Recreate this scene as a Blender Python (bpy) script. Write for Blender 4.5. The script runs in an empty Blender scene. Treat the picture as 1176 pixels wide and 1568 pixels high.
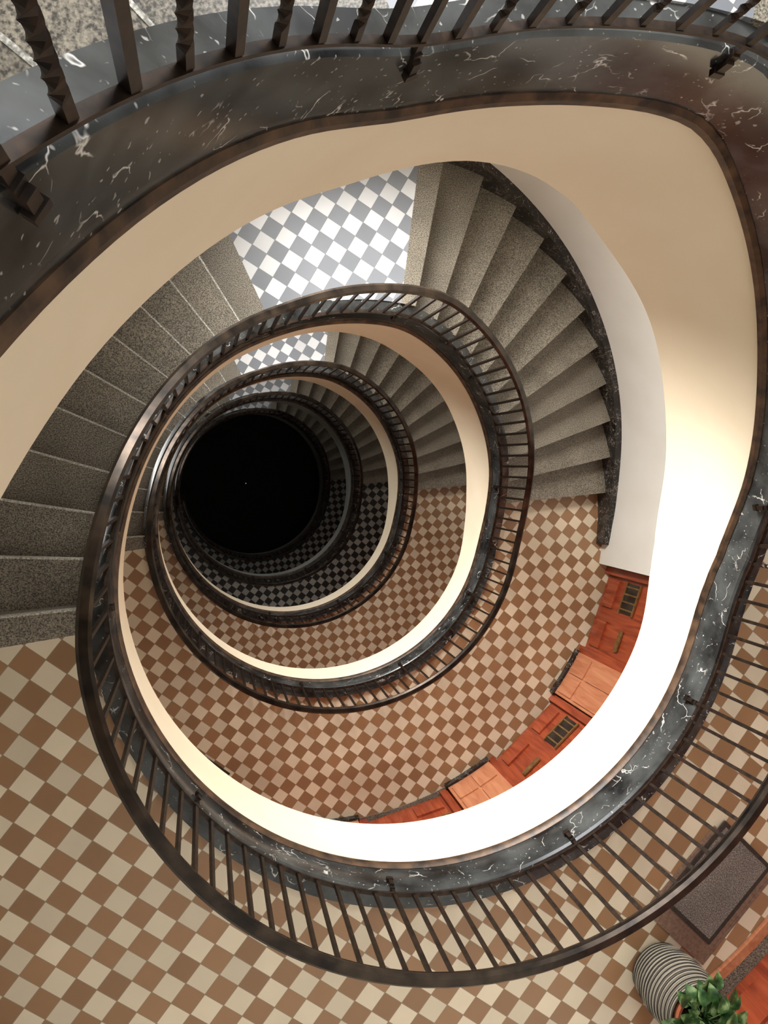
import bpy, bmesh, math, random
from mathutils import Vector, Matrix
random.seed(7)
D=bpy.data; C=bpy.context
scene=C.scene
scene.view_settings.view_transform='Standard'
# ---------------------------------------------------------------- geometry constants (metres)
CX,CY=1.24,-0.56        # stairwell axis
RW=1.69                 # open well radius
CW=.105                 # string thickness
RT=3.00                 # outer end of the treads
RL=3.22                 # landing outer radius
H=3.8; NR=21; RISE=H/NR
Z1=-0.07                # floor of the topmost landing
A0=184.7                # plan angle of first nosing
SL=6.87; SR=7.38
TH_M0=10*SL             # flight -> half landing
TH_M1=A0-79.8           # half landing -> flight
TH_E=TH_M1+11*SR
def pitch_raw(th):
    n=math.floor(th/360.0); t=th-360*n
    if t<TH_M0: d=t/SL
    elif t<TH_M1: d=10
    elif t<TH_E: d=10+(t-TH_M1)/SR
    else: d=21
    return Z1-n*H-d*RISE
def pitch(th):
    t=th%360
    k=1.0+1.3*max(0,1-abs(t-183)/26.0)      # gentler easing where the flight meets the landing
    return sum(pitch_raw(th+o*k)*w for o,w in ((-8,.04),(-5.3,.12),(-2.6,.20),(0,.28),(2.6,.20),(5.3,.12),(8,.04)))
def table(pts):
    def raw(t):
        t%=360
        for (a,b),(c,d) in zip(pts,pts[1:]):
            if t<=c: return b+(d-b)*(t-a)/(c-a)
        return pts[-1][1]
    return lambda th: sum(raw(th+o) for o in (-6,-3,0,3,6))/5
BOT=table([(0,-.80),(10,-.93),(21,-1.05),(43,-1.05),(52,-.97),(65,-.87),(78,-.84),(91,-.92),(100,-1.10),(107,-1.21),(114,-1.22),(123,-1.17),(134,-1.11),(151,-1.08),(160,-1.02),(176,-.92),(185,-.83),(193,-.76),(201,-.72),(230,-.74),(340,-.73),(360,-.80)])
EDG=table([(0,-.20),(15,-.28),(31,-.31),(47,-.27),(64,-.24),(72,-.27),(79,-.32),(90,-.34),(103,-.31),(122,-.28),(147,-.25),(160,-.19),(172,-.135),(186,-.14),(200,-.165),(215,-.165),(345,-.17),(360,-.20)])
BAR=table([(0,.10),(40,.115),(66,.11),(76,.085),(86,.045),(150,.05),(165,.09),(178,.125),(190,.125),(205,.115),(360,.10)])
def P(r,phi,z): 
    a=math.radians(phi); return (CX+r*math.cos(a),CY+r*math.sin(a),z)
# ---------------------------------------------------------------- helpers
def mesh_obj(name,verts,faces,mat=None,parent=None,smooth=False):
    me=D.meshes.new(name); me.from_pydata([tuple(v) for v in verts],[],faces); 
    bm=bmesh.new(); bm.from_mesh(me); bmesh.ops.recalc_face_normals(bm,faces=bm.faces); bm.to_mesh(me); bm.free()
    if smooth:
        for p in me.polygons: p.use_smooth=True
        try: me.set_sharp_from_angle(angle=math.radians(35))
        except Exception: pass
    ob=D.objects.new(name,me); C.collection.objects.link(ob)
    if mat: me.materials.append(mat)
    if parent: ob.parent=parent
    return ob
def empty(name):
    e=D.objects.new(name,None); C.collection.objects.link(e); return e
class Geo:
    def __init__(s): s.v=[]; s.f=[]
    def add(s,v,f):
        o=len(s.v); s.v+= [tuple(x) for x in v]; s.f+=[tuple(i+o for i in q) for q in f]
    def box(s,c,ax,ay,az):   # centre + 3 half axis vectors
        c=Vector(c);ax=Vector(ax);ay=Vector(ay);az=Vector(az)
        v=[c+sx*ax+sy*ay+sz*az for sz in(-1,1) for sy in(-1,1) for sx in(-1,1)]
        s.add(v,[(0,1,3,2),(4,6,7,5),(0,4,5,1),(2,3,7,6),(0,2,6,4),(1,5,7,3)])
    def sector(s,p0,p1,r0,r1,z0,z1,step=2.0):
        n=max(1,int(abs(p1-p0)/step+.5)); v=[];f=[]
        for i in range(n+1):
            p=p0+(p1-p0)*i/n
            v+=[P(r0,p,z0),P(r1,p,z0),P(r1,p,z1),P(r0,p,z1)]
        for i in range(n):
            a=4*i;b=a+4
            for j in range(4): f.append((a+j,a+(j+1)%4,b+(j+1)%4,b+j))
        f.append((0,1,2,3)); f.append((4*n,4*n+3,4*n+2,4*n+1))
        s.add(v,f)
    def sweep(s,prof,t0,t1,step=2.0,zf=pitch):
        n=int((t1-t0)/step+.5); v=[];f=[];m=len(prof)
        for i in range(n+1):
            t=t0+(t1-t0)*i/n; z=zf(t)
            for (r,dz) in prof:
                if dz=='B': zz=z+BOT(t)
                elif isinstance(dz,tuple): zz=z+(EDG(t) if dz[0]=='E' else BAR(t))+dz[1]
                else: zz=z+dz
                v.append(P(r,A0-t,zz))
        for i in range(n):
            for j in range(m): f.append((i*m+j,i*m+(j+1)%m,(i+1)*m+(j+1)%m,(i+1)*m+j))
        f.append(tuple(range(m))); f.append(tuple(n*m+m-1-j for j in range(m)))
        s.add(v,f)
    def tube(s,pts,rad,k=8,cap=True):
        pts=[Vector(p) for p in pts]; v=[];f=[]
        up=None
        for i,p in enumerate(pts):
            d=(pts[min(i+1,len(pts)-1)]-pts[max(i-1,0)]).normalized()
            if up is None:
                up=Vector((0,0,1)) if abs(d.z)<.9 else Vector((1,0,0))
            a=d.cross(up).normalized(); b=a.cross(d).normalized(); up=b
            r=rad[i] if isinstance(rad,(list,tuple)) else rad
            for j in range(k):
                w=2*math.pi*j/k; v.append(p+r*(a*math.cos(w)+b*math.sin(w)))
        for i in range(len(pts)-1):
            for j in range(k): f.append((i*k+j,i*k+(j+1)%k,(i+1)*k+(j+1)%k,(i+1)*k+j))
        if cap: f.append(tuple(range(k))[::-1]); f.append(tuple((len(pts)-1)*k+j for j in range(k)))
        s.add(v,f)
    def lathe(s,c,prof,k=32):
        c=Vector(c); v=[];f=[];m=len(prof)
        for j in range(k):
            w=2*math.pi*j/k
            for (r,z) in prof: v.append(c+Vector((r*math.cos(w),r*math.sin(w),z)))
        for j in range(k):
            for i in range(m-1): f.append((j*m+i,((j+1)%k)*m+i,((j+1)%k)*m+i+1,j*m+i+1))
        s.add(v,f)
    def obj(s,name,mat,parent=None,smooth=False): return mesh_obj(name,s.v,s.f,mat,parent,smooth)
# ---------------------------------------------------------------- materials
def srgb(r,g,b):
    f=lambda c:(c/255/12.92) if c/255<=.04045 else ((c/255+.055)/1.055)**2.4
    return (f(r),f(g),f(b),1)
def newmat(name):
    m=D.materials.new(name); m.use_nodes=True; nt=m.node_tree
    b=nt.nodes['Principled BSDF']; return m,nt,b
def N(nt,t,**k):
    n=nt.nodes.new(t)
    for a,v in k.items(): setattr(n,a,v)
    return n
def ramp(nt,fac,stops):
    r=N(nt,'ShaderNodeValToRGB'); e=r.color_ramp.elements
    while len(e)<len(stops): e.new(.5)
    for i,(p,c) in enumerate(stops): e[i].position=p; e[i].color=c
    nt.links.new(fac,r.inputs[0]); return r.outputs[0]
def noise(nt,co,scale,detail=3,dist=0):
    n=N(nt,'ShaderNodeTexNoise'); n.inputs['Scale'].default_value=scale; n.inputs['Detail'].default_value=detail
    n.inputs['Distortion'].default_value=dist; nt.links.new(co,n.inputs['Vector']); return n.outputs['Fac']
def mix(nt,fac,a,b,typ='MIX'):
    m=N(nt,'ShaderNodeMix',data_type='RGBA',blend_type=typ)
    for s,v in ((0,fac),(6,a),(7,b)):
        if hasattr(v,'links'): nt.links.new(v,m.inputs[s])
        else: m.inputs[s].default_value=v
    return m.outputs[2]
def math_(nt,op,a,b=None):
    m=N(nt,'ShaderNodeMath',operation=op)
    for s,v in ((0,a),(1,b)):
        if v is None: continue
        if hasattr(v,'links'): nt.links.new(v,m.inputs[s])
        else: m.inputs[s].default_value=v
    return m.outputs[0]
def co(nt): return N(nt,'ShaderNodeTexCoord').outputs['Object']
def bump(nt,b,h,st=.2,dist=.01):
    n=N(nt,'ShaderNodeBump'); n.inputs['Strength'].default_value=st; n.inputs['Distance'].default_value=dist
    nt.links.new(h,n.inputs['Height']); nt.links.new(n.outputs[0],b.inputs['Normal'])
def mat_simple(name,c1,c2,scale=8,rough=.5,metal=0,bst=0,detail=3):
    m,nt,b=newmat(name); c=co(nt); f=noise(nt,c,scale,detail)
    nt.links.new(ramp(nt,f,[(.35,c1),(.68,c2)]),b.inputs['Base Color'])
    b.inputs['Roughness'].default_value=rough; b.inputs['Metallic'].default_value=metal
    if bst: bump(nt,b,f,bst)
    return m
def mat_marble(name,base,mid,vein,rough=.22,vs=3.0,amt=1.0,spk=.35,m0=.56):
    m,nt,b=newmat(name); c=co(nt)
    wn=N(nt,'ShaderNodeTexNoise'); wn.inputs['Scale'].default_value=5; wn.inputs['Detail'].default_value=4; nt.links.new(c,wn.inputs['Vector'])
    col=ramp(nt,wn.outputs['Fac'],[(.35,base),(.7,mid)])
    wm=mix(nt,.35,c,wn.outputs['Color'],'ADD')
    v=N(nt,'ShaderNodeTexVoronoi',feature='DISTANCE_TO_EDGE'); v.inputs['Scale'].default_value=vs; nt.links.new(wm,v.inputs['Vector'])
    line=ramp(nt,v.outputs['Distance'],[(0,(1,1,1,1)),(.018,(0,0,0,1))])
    msk=ramp(nt,noise(nt,c,9,2),[(m0,(0,0,0,1)),(m0+.12,(amt,amt,amt,1))])
    fac=math_(nt,'MULTIPLY',line,msk)
    sp=ramp(nt,noise(nt,c,55,1),[(.70,(0,0,0,1)),(.76,(spk,spk,spk,1))])
    fac=math_(nt,'MAXIMUM',fac,sp)
    nt.links.new(mix(nt,fac,col,vein),b.inputs['Base Color'])
    b.inputs['Roughness'].default_value=rough
    return m
def mat_tile(name,ca,cb,grout,ang,side,rough=.35):
    m,nt,b=newmat(name); c=co(nt)
    mp=N(nt,'ShaderNodeMapping'); mp.inputs['Rotation'].default_value=(0,0,math.radians(ang)); mp.inputs['Scale'].default_value=(1/side,1/side,1)
    nt.links.new(c,mp.inputs['Vector'])
    sx=N(nt,'ShaderNodeSeparateXYZ'); nt.links.new(mp.outputs[0],sx.inputs[0])
    fx=math_(nt,'FLOOR',sx.outputs[0]); fy=math_(nt,'FLOOR',sx.outputs[1])
    par=math_(nt,'PINGPONG',math_(nt,'ADD',fx,fy),1.0)
    cb_=N(nt,'ShaderNodeCombineXYZ'); nt.links.new(fx,cb_.inputs[0]); nt.links.new(fy,cb_.inputs[1])
    wn=N(nt,'ShaderNodeTexWhiteNoise',noise_dimensions='3D'); nt.links.new(cb_.outputs[0],wn.inputs['Vector'])
    col=mix(nt,par,ca,cb)
    var=ramp(nt,wn.outputs['Value'],[(0,(.86,.86,.86,1)),(1,(1.08,1.08,1.08,1))])
    col=mix(nt,1.0,col,var,'MULTIPLY')
    dirt=ramp(nt,noise(nt,c,2.2,3),[(.3,(.9,.9,.9,1)),(.7,(1,1,1,1))])
    col=mix(nt,1.0,col,dirt,'MULTIPLY')
    gx=math_(nt,'PINGPONG',sx.outputs[0],.5); gy=math_(nt,'PINGPONG',sx.outputs[1],.5)
    g=math_(nt,'LESS_THAN',math_(nt,'MINIMUM',gx,gy),.018)
    nt.links.new(mix(nt,g,col,grout),b.inputs['Base Color'])
    b.inputs['Roughness'].default_value=rough
    return m
def mat_granite(name,dark,light,rough=.45):
    m,nt,b=newmat(name); c=co(nt)
    f=noise(nt,c,150,2); g=noise(nt,c,4,3)
    col=ramp(nt,f,[(.36,dark),(.52,light),(.68,tuple(min(1,x*1.7) for x in light[:3])+(1,))])
    col=mix(nt,1.0,col,ramp(nt,g,[(.3,(.75,.75,.75,1)),(.7,(1.05,1.05,1.05,1))]),'MULTIPLY')
    nt.links.new(col,b.inputs['Base Color']); b.inputs['Roughness'].default_value=rough
    return m
def mat_wood(name,c1,c2,rough=.3,scale=3):
    m,nt,b=newmat(name); c=co(nt)
    mp=N(nt,'ShaderNodeMapping'); mp.inputs['Scale'].default_value=(6,6,.6); nt.links.new(c,mp.inputs['Vector'])
    f=noise(nt,mp.outputs[0],scale,4,1.2)
    nt.links.new(ramp(nt,f,[(.3,c1),(.7,c2)]),b.inputs['Base Color']); b.inputs['Roughness'].default_value=rough
    return m
M_marble=mat_marble('dark_marble',srgb(28,28,28),srgb(78,80,79),srgb(220,217,210),.17,5.0,.95,.4,.52)
M_skirt=mat_marble('black_marble_skirting',srgb(22,18,16),srgb(42,36,33),srgb(210,202,190),.3,16,1.0,.7,.42)
M_lip=mat_simple('bronze_brown_trim',srgb(42,30,22),srgb(92,68,48),14,.45,.2)
M_cream=mat_simple('cream_plaster',srgb(229,213,186),srgb(235,220,195),2.0,.6)
M_creamd=mat_simple('shaded_plaster',srgb(122,124,120),srgb(144,146,140),2.0,.6)
M_wall=mat_simple('wall_plaster',srgb(226,223,214),srgb(232,230,222),2.0,.7)
M_tile=mat_tile('checker_tile_brown_cream',srgb(156,118,84),srgb(225,209,182),srgb(146,125,102),38,.118)
M_tileg=mat_tile('checker_tile_grey_white',srgb(124,127,132),srgb(208,208,208),srgb(120,120,122),30,.118,.3)  # bluish window glare on the half landings put into the tile colour
M_tiled=mat_tile('checker_tile_charcoal_grey',srgb(40,38,36),srgb(165,161,153),srgb(50,50,50),38,.118,.35)  # darkened copy of the brown tile, gloom of the lower landings in its colour
M_gran=mat_granite('granite_treads',srgb(64,59,51),srgb(126,118,104))
M_nose=mat_granite('nosing_highlight_granite',srgb(140,136,126),srgb(186,182,172),.35)  # pale strips painting the light caught along the left flight's step edges
M_iron=mat_simple('wrought_iron_brown',srgb(34,27,23),srgb(62,47,36),30,.42,.6)
M_rail=mat_simple('handrail_dark_bronze',srgb(38,33,30),srgb(74,63,53),10,.24,.7)
M_door=mat_wood('red_brown_door_wood',srgb(116,44,24),srgb(164,76,44))
M_pil=mat_wood('orange_pilaster_wood',srgb(166,100,68),srgb(192,130,94))
M_dark=mat_simple('dark_glass',srgb(22,18,16),srgb(40,34,30),5,.15)
M_brass=mat_simple('aged_brass',srgb(130,104,66),srgb(170,140,92),20,.4,.8)
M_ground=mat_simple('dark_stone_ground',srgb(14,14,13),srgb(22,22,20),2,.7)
# ---------------------------------------------------------------- staircase
NL=5
T0=-45; T1=360*NL-2; TS=360*2+350   # fascia below here is greyed to imitate the dark of the deep well
stair=empty('spiral_staircase')
g=Geo(); g.sweep([(RW,('E',0)),(RW,('R',-.065)),(RW+.012,('R',-.055)),(RW+CW,('R',-.055)),(RW+CW,-.34)],T0,T1); g.obj('marble_string',M_marble,stair,True)
g=Geo(); g.sweep([(RW-.018,('E',-.035)),(RW-.018,('E',-.005)),(RW-.004,('E',.015)),(RW+.05,('E',.015)),(RW+.05,('E',-.035))],T0,T1); g.obj('string_moulding',M_lip,stair,True)
fp=[(RW+.012,('E',-.02)),(RW+CW,('E',-.02)),(RW+CW,'B'),(RW+.012,'B')]
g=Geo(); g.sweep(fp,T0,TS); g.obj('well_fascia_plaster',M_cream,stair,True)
g=Geo(); g.sweep(fp,TS,T1); g.obj('well_fascia_shaded_plaster',M_creamd,stair,True)
RI=RW+CW-.01
tr=Geo(); nose=Geo(); skirt=Geo(); fl=Geo(); fl2=Geo(); mid=Geo(); bord=Geo()
for n in range(NL):
    zt=Z1-n*H
    for i in range(10):
        z=zt-(i+1)*RISE; a=A0-i*SL; b=A0-(i+1)*SL
        nose.sector(a-.30,a-.58,RI,RT-.03,z+RISE-.041,z+RISE+.0015)
        if i==9: continue
        tr.sector(a+.3,b-.30,RI,RT,z-.04,z); tr.sector(a+.3,b,RI,RT,z-.32,z-.04)
    for i in range(11):
        z=zt-(10+i+1)*RISE; a=79.8-i*SR; b=79.8-(i+1)*SR
        if i==10: continue
        tr.sector(a+.3,b-.55,RI,RT,z-.04,z); tr.sector(a+.3,b,RI,RT,z-.32,z-.04)
    zm=zt-10*RISE
    bord.sector(A0-9*SL,115.5,RI,RT+.02,zm-.28,zm)
    bord.sector(83,79.3,RI,RT+.02,zm-.28,zm)
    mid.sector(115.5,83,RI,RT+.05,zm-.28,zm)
    skirt.sweep([(RT-.03,-.30),(RT-.03,.11),(RT+.05,.11),(RT+.05,-.30)],360*n-3,360*n+TH_E+4)
    zl=zt-H
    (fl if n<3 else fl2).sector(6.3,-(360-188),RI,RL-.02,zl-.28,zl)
    bord.sector(-172.0,-(360-A0)-.30,RI,RT+.03,zl-.28,zl)
    bord.sector(-64,-118,RL-.10,RL-.01,zl-.2,zl+.012)
tr.sector(A0-.3,A0+4,RI,RT,Z1-.28,Z1)
tr.obj('granite_steps',M_gran,stair); nose.obj('step_nosing_highlights',M_nose,stair); bord.obj('granite_landing_borders',M_gran,stair); skirt.obj('marble_skirting',M_skirt,stair,True)
fl.sector(-171,-(360-230),RI,RL-.02,Z1-.28,Z1)
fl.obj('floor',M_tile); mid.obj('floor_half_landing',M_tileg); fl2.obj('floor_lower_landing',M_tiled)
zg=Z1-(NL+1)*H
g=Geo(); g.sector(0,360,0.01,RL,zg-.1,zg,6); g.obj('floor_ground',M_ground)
# ---------------------------------------------------------------- railing
rl=empty('stair_railing')
g=Geo(); h0=.80
g.sweep([(RW-.012,h0-.045),(RW-.022,h0-.03),(RW-.026,h0-.008),(RW-.012,h0+.006),(RW+.022,h0+.006),(RW+.036,h0-.008),(RW+.032,h0-.03),(RW+.022,h0-.045)],T0,T1,1.5)
g.obj('handrail',M_rail,rl,True)
g=Geo(); g.sweep([(RW-.008,('R',-.012)),(RW-.008,('R',0)),(RW+.014,('R',0)),(RW+.014,('R',-.012))],T0,T1,1.5)
g.sweep([(RW-.006,h0-.058),(RW-.006,h0-.045),(RW+.016,h0-.045),(RW+.016,h0-.058)],T0,T1,1.5)
g.obj('flat_bars',M_iron,rl)
DB=3.6
g=Geo(); gb=Geo(); k=0; t=100.7-DB*39
RB=RW+.004
BR=[185,149,117,84,52,12,-29,-65,-101,-138]
def isbr(ph):
    for b in BR:
        d=(ph-b+180)%360-180
        if -DB/2<d<=DB/2: return True
    return False
while t<T1-2:
    ph=A0-t; z=pitch(t); a=math.radians(ph)
    near = t<185; bo=BAR(t)
    zb=z+bo-.005; zt_=z+h0-.05
    er=Vector((math.cos(a),math.sin(a),0)); et=Vector((-math.sin(a),math.cos(a),0)); ez=Vector((0,0,1))
    if isbr(ph):   # post with bracket bolted to the string
        zq=z+bo-.10
        g.box(Vector(P(RB,ph,(zt_+zq+.03)/2)),er*.0095,et*.0095,ez*((zt_-zq-.03)/2))
        gb.box(Vector(P(RW-.006,ph,zq)),er*.015,et*.011,ez*.032)
        gb.box(Vector(P(RW-.014,ph,zq-.027)),er*.010,et*.017,ez*.012)
        gb.box(Vector(P(RB-.002,ph,zq+.043)),er*.013,et*.012,ez*.010)
    elif k%2==1 or not near:
        w=.0105 if near else .0085
        g.box(Vector(P(RB,ph,(zt_+zb)/2)),er*w,et*w,ez*((zt_-zb)/2))
    else:       # twisted bar
        v=[];f=[];m=64; hh=zt_-zb
        for i in range(m+1):
            u=i/m; tw=a+math.pi*7*min(1,max(0,(u-.10)/.8))
            for j in range(4):
                w=tw+math.pi/4+j*math.pi/2
                x,y,_=P(RB,ph,0); v.append((x+.0125*math.cos(w),y+.0125*math.sin(w),zb+hh*u))
        for i in range(m):
            for j in range(4): f.append((i*4+j,i*4+(j+1)%4,(i+1)*4+(j+1)%4,(i+1)*4+j))
        g.add(v,f)
    k+=1; t+=DB
g.obj('balusters',M_iron,rl); gb.obj('brackets',M_iron,rl)
# ---------------------------------------------------------------- outer walls with windows & doors
ztop=Z1+2.6
def wall(name,p0,p1,r0,r1,z0,z1,m=M_wall):
    g=Geo(); g.sector(p0,p1,r0,r1,z0,z1); return g.obj(name,m,None,True)
WF=RT+.04
wall('wall_right',-9.5,84,WF,3.5,zg,ztop)
wall('wall_left',114,189,WF,3.5,zg,ztop)
wall('wall_front',189,350.5,RL,3.5,zg,ztop)
g=Geo(); zs=ztop
wins=[]
for n in range(NL):
    zm=Z1-n*H-10*RISE
    w0=zm+.75; w1=zm+2.75
    g.sector(114,84,WF,3.5,w1,zs); zs=w0
    wins.append((w0,w1,n))
g.sector(114,84,WF,3.5,zg,zs)
g.obj('wall_back',M_wall,None,True)
M_frame=mat_simple('white_window_frame',srgb(225,222,214),srgb(235,232,226),5,.4)
M_pane,nt,b=newmat('daylit_frosted_pane'); c_=co(nt); f_=noise(nt,c_,1.5,2)
nt.links.new(ramp(nt,f_,[(.3,(.85,.92,1,1)),(.7,(1,1,1,1))]),b.inputs['Emission Color']); b.inputs['Emission Strength'].default_value=1.5
b.inputs['Base Color'].default_value=(.8,.85,.9,1)
M_pane2=mat_simple('dark_pane',srgb(40,44,48),srgb(60,64,70),3,.2)
POW=[125,275,140,50,18]  # last two are fill added to lift the deep rings, no daylight source there
AIM=[(1.9,-1.6,-3.4),(2.9,-1.3,-4.9),(2.5,-1.8,-8.9),(2.2,-2.0,-12.7),(2.2,-2.0,-16.5)]
for (w0,w1,n) in wins:
    e=empty('window_%d'%(n+1))
    a=math.radians(99); er=Vector((math.cos(a),math.sin(a),0)); et=Vector((-math.sin(a),math.cos(a),0)); ez=Vector((0,0,1))
    g=Geo(); cz=(w0+w1)/2; c0=Vector(P(3.25,99,cz)); hw=.74
    for s in (-1,1): g.box(c0+et*s*hw,er*.03,et*.03,ez*1.0); g.box(c0+ez*s*.97,er*.03,et*hw,ez*.03)
    g.box(c0,er*.025,et*.02,ez*.97); g.box(c0+ez*.3,er*.02,et*hw,ez*.015)
    g.obj('frame',M_frame,e)
    g=Geo(); g.box(c0+er*.02,er*.004,et*hw,ez*.97); g.obj('pane',M_pane if n<3 else M_pane2,e)
    li=D.lights.new('window_and_fill_light','AREA'); li.shape='RECTANGLE'; li.size=1.4; li.size_y=1.85; li.energy=POW[n]; li.color=(.95,.97,1) if n==0 else (1,.98,.945)
    li.spread=math.radians(108 if n else 170)
    lo=D.objects.new('window_and_fill_light',li); C.collection.objects.link(lo); lo.parent=e
    lo.location=Vector(P(3.12,99,cz)); dirv=(Vector(AIM[n])-lo.location).normalized()
    lo.rotation_euler=dirv.to_track_quat('-Z','Y').to_euler()
# doors & pilasters on each main landing
def flatpanel(g,p0,p1,r,z0,z1,th):
    a=Vector(P(r,p0,0)); b=Vector(P(r,p1,0)); m_=(a+b)/2; t_=(b-a); L=t_.length/2; t_.normalize(); nn=Vector((CX,CY,0))-m_; nn.normalize()
    g.box(m_+Vector((0,0,(z0+z1)/2)),t_*L,nn*th,Vector((0,0,(z1-z0)/2))); return m_,t_,nn,L
dn=1
for n in range(NL):
    zl=Z1-(n+1)*H
    doors=[(-10,-27.8),(-38,-56.3),(-66.5,-84),(-100,-118)] if n<3 else [(-10,-27.5),(-38,-56)]
    pils=[(-28,-37.5),(-56.5,-66),(-84.5,-99.5)][:3 if n<3 else 2]
    if n==0: doors=[(-10,-27.8),(-41,-59)]; pils=[(-28,-40.5)]
    g=Geo(); g.sector(-9.6,-119 if 0<n<3 else -66.5,RL-.01,RL+.02,zl,zl+2.95); sur=g.obj('trim_door_surround_%d'%(n+1),M_door,None,True)
    for di,(p0,p1) in enumerate(doors):
        e=empty('door_%d'%dn); dn+=1
        g=Geo(); m_,t_,nn,L=flatpanel(g,p0,p1,RL+.0,zl+.02,zl+2.35,.03); g.obj('leaf',M_door,e)
        ez=Vector((0,0,1)); g=Geo(); base=m_+Vector((0,0,zl))
        for s in (-1,1):
            g.box(base+t_*s*(L-.04)+nn*.05+ez*1.2,t_*.04,nn*.03,ez*1.2)
            g.box(base+t_*s*L*.45+nn*.040+ez*.20,t_*L*.3,nn*.015,ez*.10)
        g.box(base+nn*.05+ez*2.38,t_*L,nn*.03,ez*.05)
        g.obj('frame_and_panels',M_door,e)
        g=Geo(); gl=Geo()
        for s in (-1,1):
            gl.box(base+t_*s*L*.42+nn*.04+ez*1.35,t_*L*.26,nn*.01,ez*.34)
            for q in range(3): g.box(base+t_*(s*L*.42+(q-1)*L*.13)+nn*.055+ez*1.35,t_*.007,nn*.006,ez*.34)
            g.box(base+t_*s*L*.42+nn*.053+ez*1.70,t_*L*.28,nn*.008,ez*.012); g.box(base+t_*s*L*.42+nn*.053+ez*1.0,t_*L*.28,nn*.008,ez*.012)
        s=-.45
        gl.box(base+t_*s*L+nn*.036+ez*.58,t_*L*.32,nn*.01,ez*.12)
        for q in range(4): g.box(base+t_*(s*L+(q-1.5)*L*.16)+nn*.048+ez*.58,t_*.008,nn*.006,ez*.12)
        for q in (-1,1): g.box(base+t_*s*L+nn*.048+ez*(.58+q*.125),t_*L*.34,nn*.009,ez*.009)
        g.box(base+t_*L*.45+nn*.048+ez*.62,t_*.11,nn*.008,ez*.03)
        gl.obj('glazing_and_vents',M_dark,e)
        g.tube([base+t_*L*.8+nn*.04+ez*1.0,base+t_*L*.8+nn*.1+ez*1.0,base+t_*L*.62+nn*.1+ez*1.0],.009)
        g.obj('letterbox_handle_and_bars',M_brass,e)
    for (p0,p1) in pils:
        e=empty('door_pilaster')
        g=Geo(); g.sector(p0,p1,RL-.11,RL-.015,zl,zl+2.9); g.obj('casing',M_pil,e)
        g=Geo(); m_=(p0+p1)/2
        for (a_,b_) in ((p0-.6,m_+.25),(m_-.25,p1+.6)): 
            g.sector(a_,b_,RL-.125,RL-.10,zl+.12,zl+.40); g.sector(a_,b_,RL-.125,RL-.10,zl+.46,zl+2.0)
        g.obj('raised_panels',M_pil,e)
        g=Geo(); g.sector(p0+.3,p1-.3,RL-.135,RL-.10,zl,zl+.07); g.obj('plinth',M_skirt,e)
    g=Geo(); g.sector(-119 if 0<n<3 else -67,-171,RL-.035,RL-.002,zl,zl+.16); g.obj('baseboard_front' ,M_skirt,None,True)
# ---------------------------------------------------------------- mats
ZF0=Z1-H; ZF1=Z1-2*H
M_mat=mat_granite('grey_woven_mat',srgb(78,70,64),srgb(124,114,106),.95)
M_mat2=mat_simple('brown_mat',srgb(112,86,70),srgb(134,106,88),60,.95)
M_matb=mat_simple('dark_mat_border',srgb(44,34,28),srgb(58,46,38),40,.9)
def mat_rug(name,c,ang,lx,ly,z,m,border=True):
    e=empty(name); a=math.radians(ang); u=Vector((math.cos(a),math.sin(a),0)); w=Vector((-math.sin(a),math.cos(a),0)); ez=Vector((0,0,1))
    g=Geo(); g.box(Vector((c[0],c[1],z+.006)),u*(lx/2-.012),w*(ly/2-.012),ez*.006); g.obj('pile',m,e)
    g=Geo()
    for s in (-1,1):
        g.box(Vector((c[0],c[1],z+.007))+u*s*lx/2,u*.012,w*(ly/2+.012),ez*.007); g.box(Vector((c[0],c[1],z+.007))+w*s*ly/2,w*.012,u*(lx/2-.012),ez*.007)
    g.obj('edging',M_matb if border else m,e)
mat_rug('door_mat',(2.90,-2.53),46,.62,.52,ZF0,M_mat2,False)
mat_rug('door_mat',(2.945,-2.45),46,.57,.43,ZF0+.012,M_mat)
mat_rug('door_mat',(.02,-3.10),-39,.30,.30,ZF1,M_matb)
g=Geo(); g.sector(-41,-59,2.99,3.05,ZF0+.001,ZF0+.03); g.obj('trim_threshold_wood',M_pil)
g=Geo(); g.sector(-41,-59,3.05,3.17,ZF0+.001,ZF0+.02); g.obj('trim_threshold_stone',M_gran)
# ---------------------------------------------------------------- potted plant in basket
M_bask,nt,b=newmat('grey_ribbed_basket'); c_=co(nt)
wv=N(nt,'ShaderNodeTexWave',wave_type='BANDS',bands_direction='Z'); wv.inputs['Scale'].default_value=28; wv.inputs['Distortion'].default_value=.6; nt.links.new(c_,wv.inputs['Vector'])
nt.links.new(ramp(nt,wv.outputs['Fac'],[(.3,srgb(44,39,34)),(.6,srgb(158,150,134))]),b.inputs['Base Color']); b.inputs['Roughness'].default_value=.9; bump(nt,b,wv.outputs['Fac'],.6,.01)
M_terra=mat_simple('terracotta',srgb(168,92,60),srgb(190,112,78),12,.8)
M_soil=mat_simple('soil',srgb(30,22,16),srgb(56,42,30),60,1)
M_leaf,nt,b=newmat('green_leaf'); c_=co(nt)
nt.links.new(ramp(nt,noise(nt,c_,18,2),[(.32,srgb(30,54,28)),(.52,srgb(60,96,48)),(.68,srgb(140,164,110))]),b.inputs['Base Color']); b.inputs['Roughness'].default_value=.35
pe=empty('potted_plant'); pc=Vector((2.57,-2.93,ZF0))
prof=[(.0,.0),(.14,.0),(.153,.01)]
for i in range(19):
    z=.02+.36*i/18; r=.155+.033*math.sin(math.pi*min(1,z/.42)); 
    prof+=[(r+.006,z),(r-.002,z+.010)]
prof+=[(.162,.395),(.152,.39),(.15,.1),(0,.1)]
g=Geo(); g.lathe(pc,prof,48); g.obj('basket',M_bask,pe,True)
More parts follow.
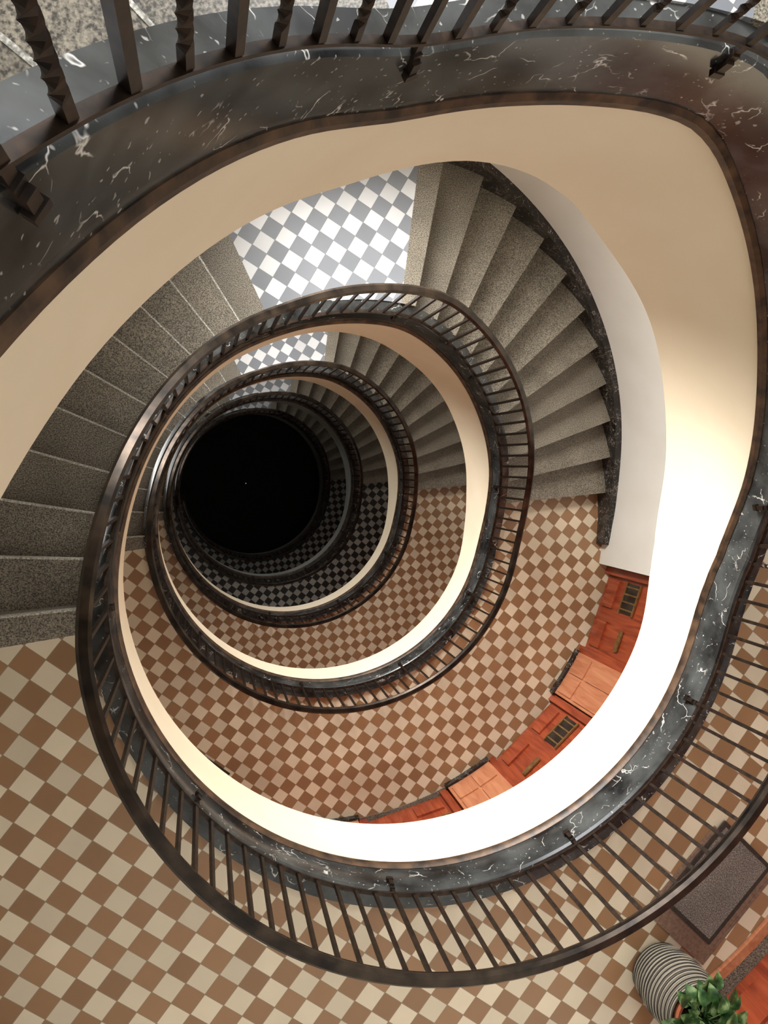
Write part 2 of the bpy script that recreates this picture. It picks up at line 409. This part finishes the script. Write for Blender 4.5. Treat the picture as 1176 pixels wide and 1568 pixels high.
g=Geo(); g.lathe(pc,[(0,.12),(.09,.12),(.13,.38),(.14,.385),(.142,.42),(.128,.42),(.12,.36),(0,.36)],36); g.obj('terracotta_pot',M_terra,pe,True)
g=Geo(); g.lathe(pc,[(0,.385),(.06,.39),(.122,.375)],24); g.obj('soil',M_soil,pe,True)
g=Geo(); gs=Geo()
for i in range(74):
    th=random.uniform(0,2*math.pi); el=random.uniform(.15,1.45); R_=random.uniform(.05,.20)
    base=pc+Vector((.01,-.01,.40)); tip=base+Vector((math.cos(th)*math.cos(el),math.sin(th)*math.cos(el),math.sin(el)*.85))*R_
    gs.tube([base+Vector((math.cos(th)*.02,math.sin(th)*.02,0)),(base+tip)/2+Vector((0,0,.02)),tip],.0025,5)
    d=Vector((math.cos(th),math.sin(th),random.uniform(-.2,.45))).normalized(); s_=d.cross(Vector((0,0,1))).normalized(); u_=s_.cross(d)
    L=random.uniform(.07,.115); Wd=L*.40; v=[];f=[]; K=7
    for j in range(K):
        q_=j/(K-1); w=Wd*math.sin(math.pi*min(1,q_**.8))**.8 if 0<q_<1 else .001; p=tip+d*L*q_-u_*(.25*L*q_*q_)
        v+=[p-s_*w+u_*w*.3,p,p+s_*w+u_*w*.3]
    for j in range(K-1):
        f+=[(3*j,3*j+1,3*j+4,3*j+3),(3*j+1,3*j+2,3*j+5,3*j+4)]
    g.add(v,f)
g.obj('leaves',M_leaf,pe,True); gs.obj('stems',M_leaf,pe)
# ---------------------------------------------------------------- light
w=D.worlds.new('World'); scene.world=w; w.use_nodes=True
bg=w.node_tree.nodes['Background']
bg.inputs[0].default_value=(1,.99,.975,1); bg.inputs[1].default_value=1.42
# ---------------------------------------------------------------- camera (solved from the photograph)
fpx=1182.; nu,nv=309.7,710.3; W0,H0=1176.,1568.
nvec=Vector((nu-W0/2,-(nv-H0/2),-fpx)).normalized(); down=Vector((0,0,-1))
q=nvec.rotation_difference(down)
cam=D.cameras.new('camera'); cam.sensor_fit='VERTICAL'; cam.sensor_height=36; cam.lens=fpx/H0*36; cam.clip_start=.02
co_=D.objects.new('camera',cam); C.collection.objects.link(co_); co_.rotation_mode='QUATERNION'; co_.rotation_quaternion=q
scene.camera=co_
